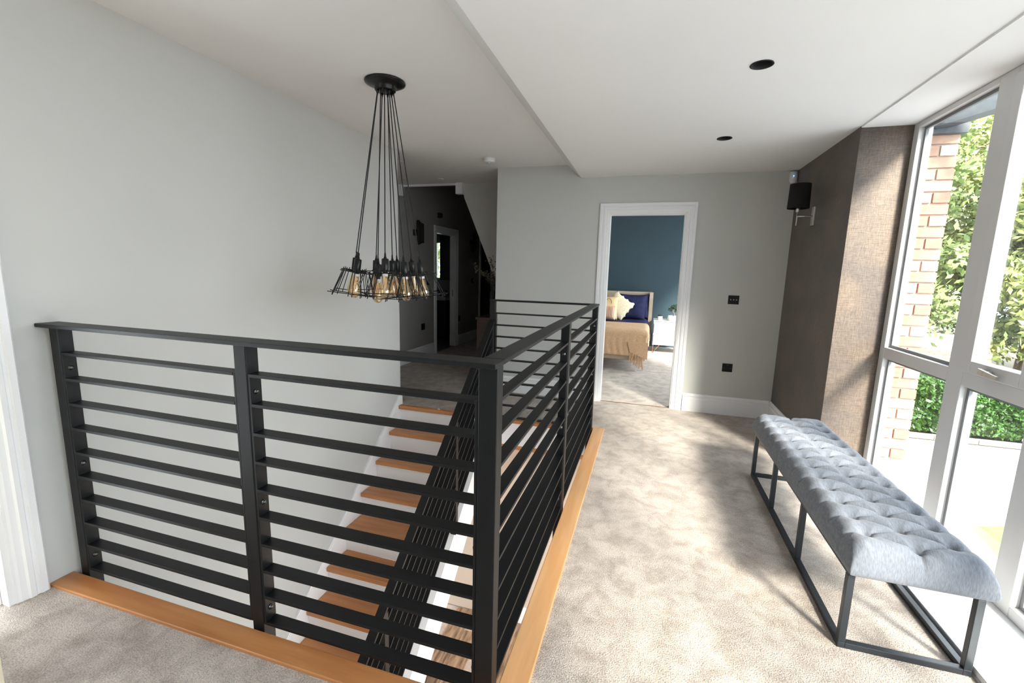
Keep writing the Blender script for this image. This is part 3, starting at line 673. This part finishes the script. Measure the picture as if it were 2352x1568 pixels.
def hall_light(label, y, z):
    t = thing('wall_light', label, 'wall light', (HX, y, z))
    MB().box(0, 0.03, -0.09, 0.0, -0.045, 0.045, bev=0.003).build('backplate', M['blackmat'], t)
    for k, (dy, a, b) in enumerate(((-0.01, -0.175, 0.185), (0.035, -0.16, 0.165), (0.08, -0.145, 0.15), (0.125, -0.14, 0.145))):
        MB().lathe([(0.019, a), (0.021, a), (0.021, b), (0.019, b), (0.019, a)], 12, (0.05, dy, 0)).build('tube', M['blackmat'], t, True)
hall_light('black wall light of bundled tubes on the hall wall before the bathroom door', 6.17, 1.95)
hall_light('black wall light of bundled tubes on the dark hall wall beyond the bathroom door', 8.38, 1.95)
# ceiling fittings
t = thing('smoke_alarm', 'round white smoke alarm on the ceiling near the grey wall corner', 'smoke alarm', (-1.650, 4.50, ZU))
MB().lathe([(0, 0), (0.062, 0), (0.063, -0.010), (0.058, -0.012), (0.056, -0.016), (0.059, -0.018), (0.058, -0.034), (0.050, -0.042), (0, -0.043)], 32).build('body', M['plastic'], t, True)
MB().lathe([(0, -0.043), (0.012, -0.043), (0.011, -0.046), (0, -0.046)], 16).build('button', M['plastic'], t)
for x, y, lab in ((-2.63, 5.37, 'small white ceiling downlight further back over the landing'), (-2.66, 4.44, 'small white ceiling downlight just behind the pendant cords')):
    t = thing('downlight', lab, 'ceiling light', (x, y, ZU))
    MB().lathe([(0.030, 0), (0.045, 0), (0.043, -0.006), (0.034, -0.007), (0.030, -0.001)], 28).build('bezel', M['plastic'], t, True)
    MB().lathe([(0, -0.002), (0.031, -0.002), (0.031, 0), (0, 0)], 20).build('lens', M['glass'], t)

# ------------------------------------------------------------------ HALL: sideboard and dried branches
sb = thing('sideboard', 'dark wooden sideboard in the shadow beyond the far landing railing', 'sideboard', (-1.86, 5.32, 0))
MB().box(-0.125, 0.135, -0.24, 0.24, 0.10, 0.82, bev=0.004).build('body', M['dwood'], sb)
MB().box(-0.14, 0.14, -0.26, 0.26, 0.821, 0.85, bev=0.004).build('top', M['dwood'], sb)
for k in range(2): MB().box(-0.137, -0.1255, -0.225, 0.225, 0.13+0.34*k, 0.45+0.34*k, bev=0.003).build('drawer', M['dwood'], sb)
for sx in (-0.10, 0.11):
    for sy in (-0.2, 0.2): MB().box(sx-0.02, sx+0.02, sy-0.02, sy+0.02, 0, 0.0995).build('leg', M['dwood'], sb)
vz = thing('vase', 'dark vase of dried branches on the dark sideboard', 'vase', (-1.83, 5.35, 0.8505))
MB().lathe([(0, 0.0), (0.05, 0.0), (0.07, 0.06), (0.065, 0.16), (0.035, 0.25), (0.033, 0.29), (0.028, 0.29), (0.03, 0.25), (0, 0.24)], 24).build('body', M['blackmat'], vz, True)
for (dx, dy, h_) in ((-0.31, -0.1, 0.66), (-0.06, -0.12, 0.72), (-0.20, 0.05, 0.55), (-0.02, 0.1, 0.66)):
    m = MB(); pts = [(0, 0, 0.28)]
    for k in range(1, 7): tt = k/6; pts.append((dx*tt**1.3, dy*tt**1.3, 0.28+(h_-0.28)*tt**0.85))
    m.tube(pts, [0.006-0.0007*k for k in range(7)], 5)
    for k in range(70):
        tt = random.uniform(0.35, 1.0); b_ = Vector((dx*tt**1.3, dy*tt**1.3, 0.28+(h_-0.28)*tt**0.85)); o_ = b_+Vector([random.gauss(0, 0.022) for _ in range(3)])
        n_ = Vector([random.gauss(0, 1) for _ in range(3)]).normalized()*0.016; m_ = Vector([random.gauss(0, 1) for _ in range(3)]).normalized()*0.008
        m.bm.faces.new([m.bm.verts.new(o_+v) for v in (n_, m_, -n_, -m_)])
    m.build('branch', M['dry'], vz, fix=False)
# bathroom vanity
va = thing('vanity_unit', 'dark navy vanity unit with a white basin top inside the bathroom', 'vanity', (-4.15, 8.36, 0))
MB().box(-0.45, 0.28, -0.2, 0.235, 0.08, 0.80, bev=0.003).build('body', M['navyl'], va)
for k in range(2):
    d_ = MB().box(-0.44, 0.27, -0.216, -0.2005, 0.44-0.34*k, 0.79-0.34*k, bev=0.002).build('drawer', M['navyl'], va)
    MB().box(-0.25, 0.10, -0.236, -0.216, 0.715-0.34*k, 0.727-0.34*k).build('handle', M['chrome'], d_)
MB().box(-0.46, 0.29, -0.235, 0.238, 0.801, 0.875, bev=0.006).build('basin_top', M['pot'], va)
MB().box(-0.2, 0.2, -0.1, 0.15, 0.0, 0.079).build('plinth', M['blackmat'], va)
t = thing('tap', 'black basin tap on the white vanity top', 'tap', (-4.09, 8.40, 0.876))
MB().lathe([(0, 0), (0.028, 0), (0.028, 0.14), (0.024, 0.145), (0, 0.145)], 20).build('body', M['blacksat'], t, True)
MB().box(-0.015, 0.015, -0.13, -0.01, 0.10, 0.125, bev=0.004).build('spout', M['blacksat'], t)
MB().box(-0.008, 0.008, -0.06, 0.0, 0.146, 0.158, bev=0.002).build('lever', M['blacksat'], t)
t = thing('tumbler', 'grey tumbler beside the black tap on the vanity', 'tumbler', (-4.00, 8.40, 0.876))
MB().lathe([(0, 0), (0.036, 0), (0.04, 0.12), (0.036, 0.12), (0.033, 0.006), (0, 0.006)], 24).build('cup', M['grey'], t, True)
t = thing('mirror_cabinet', 'black framed mirror cabinet beside the narrow mirror opening', 'mirror', (-4.03, 8.598, 1.60))
MB().box(-0.15, 0.30, -0.06, 0, -0.40, 0.48, bev=0.003).build('cabinet', M['blackmat'], t)
MB().box(-0.135, 0.285, -0.064, -0.0605, -0.385, 0.465).build('mirror', mat('mirror', (0.8, 0.8, 0.8), 0.03, metal=1.0), t)
t = thing('bathroom_shelf', 'thin glass shelf below the bathroom mirror', 'shelf', (-4.10, 8.598, 1.235)); MB().box(-0.22, 0.37, -0.10, -0.061, -0.006, 0.006).build('shelf', M['blacksat'], t)
MB().box(0.30, 0.32, -0.061, 0.001, -0.004, 0.004).build('bracket', M['blacksat'], t)

# ------------------------------------------------------------------ BEDROOM
bed = thing('bed', 'double bed with a beige winged headboard seen through the door', 'bed', (0, 0, 0))
BX0, BX1, BY0, BY1 = -1.42, 0.025, 6.66, 8.98
MB().box(BX0, BX1, BY0, BY1, 0.17, 0.305, bev=0.015).build('base', M['head'], bed, False)
MB().box(BX0+0.02, BX1-0.015, BY0+0.02, BY1, 0.306, 0.54, bev=0.05).build('mattress', M['lacq'], bed, True)
MB().box(BX0, BX1+0.07, BY1+0.001, BY1+0.12, 0.12, 1.085, bev=0.025).build('headboard', M['head'], bed, False)
for sx in (BX0-0.06, BX1+0.005):
    MB().prism([(BY1-0.22, 0.30), (BY1+0.0, 0.30), (BY1+0.0, 1.083), (BY1-0.14, 1.083), (BY1-0.19, 0.98)], 'x', sx, sx+0.065).build('wing', M['head'], bed)
for x, y in ((-0.10, 6.70), (-0.01, 6.80), (-1.45, 6.70), (-0.03, 8.9), (-1.45, 8.9)):
    MB().box(x-0.012, x+0.012, y-0.012, y+0.012, 0.0, 0.1695).build('leg', M['lacq'], bed)
def drape(name, m, x0, x1, y0, y1, z, side_drop, foot_drop, parent=None, nx=70, ny=60, fold=0.012, thick=0.012, corner=0.0):
    """cloth lying on a bed top, falling over its right side and foot"""
    bm = bmesh.new(); R = 0.06
    def fall(s, lim):   # distance past the edge -> (outward, down)
        if s <= 0: return s, 0.0
        q_ = R*PI/2
        if s < q_: a = s/R; return R*math.sin(a), R*(1-math.cos(a))
        return R, R+(s-q_)
    W_ = (x1-x0); g = []
    for i in range(nx+1):
        row = []
        for j in range(ny+1):
            u = (x0)+(W_+side_drop)*i/nx; v = (y1)-((y1-y0)+foot_drop)*j/ny
            su, dn1 = fall(u-(x1-R), 0); sv, dn2 = fall((y0+R)-v, 0)
            X_ = (x1-R)+su; Y_ = (y0+R)-sv; dn = max(dn1, dn2)+0.25*min(dn1, dn2)
            if dn1 > 0.02 and dn2 > 0.02: X_ -= 0.35*min(dn1, dn2)*0.5; Y_ += 0.0
            w1 = fold*math.sin(u*34+1.2*math.sin(v*9))*min(1, dn2*5); w2 = fold*math.sin(v*30)*min(1, dn1*5)
            row.append(bm.verts.new((X_+w2, Y_-abs(w1)*0.9, z-dn+0.004*math.sin(u*17)*math.sin(v*13)-0.0)))
        g.append(row)
    for i in range(nx):
        for j in range(ny): bm.faces.new((g[i][j], g[i+1][j], g[i+1][j+1], g[i][j+1]))
    q_ = MB(); q_.bm.free(); q_.bm = bm; o = q_.build(name, m, parent, True)
    sdm = o.modifiers.new('s', 'SOLIDIFY'); sdm.thickness = thick; sdm.offset = 1
    return o
du = drape('duvet', M['navy'], BX0, BX1-0.01, BY0+0.30, BY1-0.12, 0.565, 0.22, 0.05, fold=0.012, thick=0.03)
tag(du, 'navy duvet on the bed, above the mustard throw', 'duvet')
th = drape('throw', M['throw'], BX0, BX1+0.02, BY0-0.03, BY0+0.85, 0.625, 0.22, 0.36, fold=0.010, thick=0.010)
tag(th, 'mustard knitted throw over the foot of the bed', 'throw')
fm = MB()
for k in range(46):
    x = -0.20+0.20*k/46+random.uniform(-0.004, 0.004); zz = 0.235-0.10*k/46
    fm.tube([(x, BY0-0.05+0.004*math.sin(k), zz+0.10), (x+random.uniform(-.01, .01), BY0-0.05, zz+0.03), (x+random.uniform(-.02, .02), BY0-0.045, zz-0.06-random.uniform(0, .04))], 0.003, 4)
fo = fm.build('fringe', M['throw'], th); fo['kind'] = 'stuff'
MB().hexa([(-0.20, BY0-0.055, 0.30), (0.05, BY0-0.055, 0.20), (0.05, BY0-0.045, 0.20), (-0.20, BY0-0.045, 0.30), (-0.24, BY0-0.06, 0.45), (0.05, BY0-0.06, 0.45), (0.05, BY0-0.05, 0.45), (-0.24, BY0-0.05, 0.45)]).build('corner', M['throw'], th)
def cushion(name, label, m, w_, h_, t_, loc, rot, n=20, pinch=0.0, wave=0.0, cat='cushion'):
    bm = bmesh.new(); sides = []
    for sgn in (-1, 1):
        g = []
        for i in range(n+1):
            row = []
            for j in range(n+1):
                u, v = 2*i/n-1, 2*j/n-1
                b_ = max(0, (1-u**4))*max(0, (1-v**4)); th_ = t_/2*b_**0.5
                if pinch: th_ -= pinch*math.exp(-((u*u+v*v)/0.03))*t_; th_ += 0.006*math.sin(6*math.atan2(v, u))*(1-min(1, (u*u+v*v)))
                kx = 1-0.07*(1-v*v)**1*1.0; kz = 1-0.07*(1-u*u)
                x = u*w_/2*kx; z = v*h_/2*kz
                if wave: a = math.atan2(v, u); x += wave*math.sin(a*14)*max(abs(u), abs(v))**4; z += wave*math.cos(a*14)*max(abs(u), abs(v))**4
                row.append(bm.verts.new((x, sgn*th_, z)))
            g.append(row)
        for i in range(n):
            for j in range(n):
                f_ = (g[i][j], g[i+1][j], g[i+1][j+1], g[i][j+1]); bm.faces.new(f_ if sgn < 0 else f_[::-1])
    bmesh.ops.remove_doubles(bm, verts=bm.verts, dist=0.0008)
    q_ = MB(); q_.bm.free(); q_.bm = bm; o = q_.build(name, m, None, True); o.location = loc; o.rotation_euler = rot
    return tag(o, label, cat)
cushion('pillow', 'navy pillow standing against the headboard, rearmost at the right', M['navy'], 0.56, 0.46, 0.14, (-0.25, 8.80, 0.82), (-0.25, 0, 0), cat='pillow')
cushion('pillow', 'navy pinch-pleated pillow in front of the other navy pillow', M['navy'], 0.56, 0.48, 0.18, (-0.30, 8.58, 0.82), (-0.35, 0.04, 0), pinch=0.3, cat='pillow')
cushion('cushion', 'shaggy cream cushion with wavy edges turned on its corner', M['cream'], 0.42, 0.42, 0.16, (-0.50, 8.36, 0.83), (-0.3, 0.62, 0.0), wave=0.012)
fc = cushion('cushion', 'pale yellow cushion with a black line drawing', M['yell'], 0.44, 0.42, 0.14, (-0.72, 8.14, 0.815), (-0.3, 0.0, 0.0))
MB().tube([(0.06+0.05*math.cos(a), -0.078, 0.06+0.09*math.sin(a)) for a in np.linspace(0, PI, 14)], 0.004, 5).build('line_drawing', M['blackmat'], fc)
MB().tube([(-0.10+0.065*math.cos(a), -0.078, 0.05+0.10*math.sin(a)) for a in np.linspace(0.6, PI+0.4, 14)]+[(-0.14, -0.078, 0.02), (-0.12, -0.078, 0.04)], 0.004, 5).build('line_drawing', M['blackmat'], fc)
pcu = cushion('cushion', 'small peach ribbed cushion in front of the others', M['peach'], 0.40, 0.25, 0.12, (-0.72, 7.98, 0.735), (-0.35, 0, 0))
ribs = MB()
for k in range(15):
    x = -0.17+0.34*k/14; ribs.tube([(x, -0.03-0.034*math.sqrt(max(0, 1-(v/0.125)**4)), v) for v in np.linspace(-0.11, 0.11, 9)], 0.005, 5)
ribs.build('ribbing', M['peach'], pcu, True)
# bedside cabinet
ns = thing('bedside_cabinet', 'white two-drawer bedside cabinet on copper hairpin legs', 'bedside cabinet', (0.13, 8.42, 0))
MB().box(0, 0.56, 0.02, 0.42, 0.155, 0.585, bev=0.004).build('body', M['lacq'], ns)
MB().box(-0.004, 0.564, 0.0, 0.42, 0.586, 0.604, bev=0.003).build('top', M['lacq'], ns)
for k in range(2): MB().box(0.012, 0.548, 0.002, 0.0195, 0.177+0.195*k, 0.352+0.195*k, bev=0.004).build('drawer', M['lacq'], ns)
for x, y in ((0.03, 0.05), (0.53, 0.05), (0.03, 0.38), (0.53, 0.38)):
    sx = 1 if x < 0.2 else -1
    MB().tube([(x-0.01*sx, y, 0.1545), (x-0.02*sx, y, 0.005), (x-0.015*sx, y, 0.004), (x+0.10*sx, y, 0.1545)], 0.0055, 6).build('hairpin_leg', M['copper'], ns)
cj = thing('candle_jar', 'white candle jar with a black lid on the bedside cabinet', 'candle', (0.235, 8.52, 0.6045))
MB().lathe([(0, 0), (0.040, 0), (0.042, 0.004), (0.042, 0.074), (0, 0.074)], 24).build('jar', M['pot'], cj, True)
MB().lathe([(0, 0.0745), (0.043, 0.0745), (0.043, 0.090), (0, 0.090)], 24).build('lid', M['blackmat'], cj, True)
bo = thing('potted_bonsai', 'small bonsai in a round white pot on the bedside cabinet', 'potted plant', (0.455, 8.55, 0.6045))
MB().lathe([(0, 0), (0.075, 0), (0.088, 0.02), (0.092, 0.055), (0.086, 0.085), (0.078, 0.088), (0.074, 0.075), (0, 0.075)], 28).build('pot', M['pot'], bo, True)
MB().tube([(0, 0, 0.07), (0.02, 0, 0.12), (-0.01, 0, 0.17), (0.02, 0, 0.23)], [0.014, 0.011, 0.008, 0.005], 8).build('trunk', M['bark'], bo, True)
fm = MB()
for (cx, cy, cz, r) in ((-0.05, 0, 0.20, 0.045), (0.03, 0, 0.25, 0.05), (0.06, 0.01, 0.18, 0.04), (-0.02, 0.02, 0.235, 0.04)):
    for k in range(90):
        o_ = Vector((cx, cy, cz))+Vector([random.gauss(0, 1) for _ in range(3)]).normalized()*r*random.uniform(0.5, 1.05)
        n_ = Vector([random.gauss(0, 1) for _ in range(3)]).normalized()*0.012; m_ = Vector([random.gauss(0, 1) for _ in range(3)]).normalized()*0.009
        fm.bm.faces.new([fm.bm.verts.new(o_+v) for v in (n_, m_, -n_, -m_)])
fm.build('foliage', M['plant'], bo, fix=False)

# ------------------------------------------------------------------ OUTSIDE
struct(box('ground', M['asph'], 1.7, 60, -40, 13.60, -2.75, -2.60))
struct(box('ground', M['soil'], 1.7, 60, 13.60, 60, -2.75, -2.58))
struct(box('ground', M['grass'], -20, 1.6, 12, 60, -2.75, -2.58))
tag(MB().prism([(4.9, 7.7), (6.0, 8.0), (6.0, 9.0), (5.1, 8.7)], 'z', -2.60, -2.57).build('lawn_patch', M['grass']), 'small green lawn patch on the pale driveway below the window', 'lawn')
kb = thing('kerb', 'pale stone kerb along the foot of the hedge', 'kerb', (0, 13.6, -2.6)); k0 = None
for i in range(16):
    if k0 is None: k0 = MB().box(0.004, 0.91, 0, 0.16, 0, 0.13, bev=0.01).build('kerb_stone', M['kerb'], kb); k0.location = (3.6, 0, 0)
    else: share(k0, (3.6+0.915*i, 0, 0), kb)
def leaf_cloud(name, m, pts, size, parent, aspect=0.5):
    n = len(pts); P = np.asarray(pts)
    a = rng.normal(size=(n, 3)); a /= np.linalg.norm(a, axis=1)[:, None]; b = rng.normal(size=(n, 3)); b -= (a*b).sum(1)[:, None]*a; b /= np.linalg.norm(b, axis=1)[:, None]
    s = size*rng.uniform(0.6, 1.3, n)[:, None]
    V = np.stack([P-a*s, P+b*s*aspect, P+a*s, P-b*s*aspect], 1).reshape(-1, 3)
    me = bpy.data.meshes.new(name); me.from_pydata(V.tolist(), [], np.arange(4*n).reshape(-1, 4).tolist()); me.materials.append(m)
    o = bpy.data.objects.new(name, me); C.objects.link(o); o.parent = parent; return o
hg = thing('hedge', 'clipped laurel hedge behind the kerb across the driveway', 'hedge', (0, 0, 0))
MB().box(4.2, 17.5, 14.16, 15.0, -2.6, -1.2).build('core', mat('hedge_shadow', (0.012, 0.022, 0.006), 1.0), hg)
n = 42000; hx = rng.uniform(4.0, 17.8, n); face = rng.random(n) < 0.75
hy = np.where(face, 13.88+rng.gamma(1.5, 0.05, n), rng.uniform(13.85, 15.1, n)); hz = np.where(face, rng.uniform(-2.45, -1.06, n), -1.16+rng.normal(0, 0.05, n))
hy += 0.06*np.sin(hx*3.1)+0.05*np.sin(hx*7+hz*5)
leaf_cloud('foliage', M['leafd'], np.stack([hx, hy, hz], 1), 0.075, hg, 0.42)
fn = thing('fence', 'brown slatted fence showing above the hedge', 'fence', (0, 15.6, -2.6))
for i in range(4): MB().box(5.0+1.35*i, 5.1+1.35*i, 0.03, 0.12, 0, 2.15).build('post', M['fence'], fn)
for k in range(9): MB().box(4.9, 9.3, 0.0, 0.025, 0.45+0.185*k, 0.45+0.185*k+0.15).build('slat', M['fence'], fn)
tag(box('garden_wall', M['render'], 5.5, 9.0, 16.6, 16.8, -2.6, -0.15, bev=0.01), 'white rendered wall rising behind the brown fence', 'wall')
def tree(label, x, y, h, r, m, n, seed, group=None):
    t = thing('tree', label, 'tree', (x, y, -2.6), group=group); rg = np.random.default_rng(seed)
    tb = MB(); tb.tube([(0, 0, 0), (0.1, 0, h*0.3), (-0.05, 0.1, h*0.55), (0.05, 0, h*0.85)], [0.16, 0.13, 0.09, 0.03], 8)
    for k in range(16):
        a = k*2.4; z = h*(0.25+0.04*k); L_ = r*rg.uniform(0.7, 1.0)
        tb.tube([(0, 0, z), (L_*0.5*math.cos(a), L_*0.5*math.sin(a), z+0.25), (L_*math.cos(a), L_*math.sin(a), z+0.7)], [0.05, 0.03, 0.01], 5)
    tb.build('trunk', M['bark'], t)
    cl_ = rg.normal(size=(60, 3)); cl_ /= np.linalg.norm(cl_, axis=1)[:, None]; cl_ *= rg.uniform(0.35, 1.0, 60)[:, None]
    cen = np.stack([cl_[:, 0]*r, cl_[:, 1]*r, h*0.55+cl_[:, 2]*h*0.48], 1); idx = rg.integers(0, 60, n)
    P = cen[idx]+rg.normal(size=(n, 3))*np.array([0.28, 0.28, 0.2])*r*0.55; P = P[P[:, 2] > 0.5]
    leaf_cloud('foliage', m, P, 0.12, t, 0.45)
tl = [('tall leafy tree behind the fence, nearest the brick pier', 7.9, 18.6, 9.5, 2.4, 'leaf', 21), ('yellow-green tree rising behind the first window mullion', 11.6, 18.0, 10.0, 2.5, 'leaf2', 22),
      ('broad tree behind the hedge towards the right edge', 15.2, 18.5, 9.5, 2.7, 'leaf', 23), ('pale green tree further back behind the others', 10.3, 23.0, 13.0, 3.2, 'leaf2', 24),
      ('green tree at the back of the far right', 17.5, 23.5, 12.0, 3.4, 'leaf', 25), ('bushy green tree low behind the white wall', 13.3, 21.0, 8.0, 2.8, 'leaf', 26)]
for lab, x, y, h, r, mm, sdd in tl: tree(lab, x, y, h, r, M[mm], 15000, sdd)
tree('green tree added for the reflected view in the bathroom', -5.9, 14.5, 7.5, 1.8, M['leaf'], 4000, 31)  # added so the bathroom opening shows the green of the reflection
# brick pier of the bay
bp_ = empty('wall_bay', (0, 0, 0)); bp_['kind'] = 'structure'
MB().box(1.665, 1.853, 3.765, 4.05, -2.6, 2.36).build('mortar', M['mortar'], bp_)
MB().box(1.625, 1.665, 3.84, 4.05, -2.6, 2.36).build('mortar', M['mortar'], bp_)
bk = {}
def brick(x0, L_, z, y0, d, key):
    kk = (round(L_, 3), key)
    if kk not in bk:
        o = MB().box(0, L_, 0, d, 0, 0.064, bev=0.0015).build('brick', M[key], bp_); bk[kk] = o; o.location = (x0, y0, z)
    else: share(bk[kk], (x0, y0, z), bp_)
for k in range(32):
    z = 0.075+0.0745*k
    if z > 2.33: break
    rk = random.random(); key = 'brickw' if k in (4, 13, 29) else ('brick' if rk < 0.35 else 'brick2')
    yj = 3.75+random.uniform(-0.002, 0.002)
    if k % 2 == 0:
        brick(1.66, 0.196, z, yj, 0.10, key if key != 'brickw' else 'brick2')
    else:
        brick(1.66, 0.094, z, yj, 0.10, 'brick' if random.random() < 0.5 else 'brick2'); brick(1.764, 0.092, z, yj, 0.10, key)
    brick(1.616, 0.040, z+0.002, 3.825, 0.10, 'brickd')
struct(MB().prism([(1.64, 3.70), (1.87, 3.70), (1.87, 4.1), (1.64, 4.1)], 'z', 2.362, 2.47).build('trim_9', M['lead']))
# sloping dark fascia running out from the pier head
ga = (1.70, 3.70, 2.445); gb = (2.36, 3.02, 2.56)
g_ = thing('gutter', 'dark grey gutter crossing the top of the left window pane', 'gutter')
dx, dy = (gb[0]-ga[0]), (gb[1]-ga[1]); L_ = math.hypot(dx, dy); nx_, ny_ = -dy/L_*0.05, dx/L_*0.05
ex_ = 2.2
def gp(s_, o_, dz): return (ga[0]+dx*s_+nx_*o_, ga[1]+dy*s_+ny_*o_, ga[2]+(gb[2]-ga[2])*s_+dz)
MB().hexa([gp(0, -1, -0.055), gp(ex_, -1, -0.055), gp(ex_, 1, -0.055), gp(0, 1, -0.055), gp(0, -1, 0.045), gp(ex_, -1, 0.045), gp(ex_, 1, 0.045), gp(0, 1, 0.045)]).build('channel', M['lead'], g_)
# white flat roof ledge below the window
tag(MB().prism([(1.662, -1.7), (1.70, 2.2), (1.98, 3.74), (1.662, 3.74)], 'z', -0.06, 0.045).build('roof_ledge', M['render']), 'white flat ledge outside at the foot of the window', 'ledge')
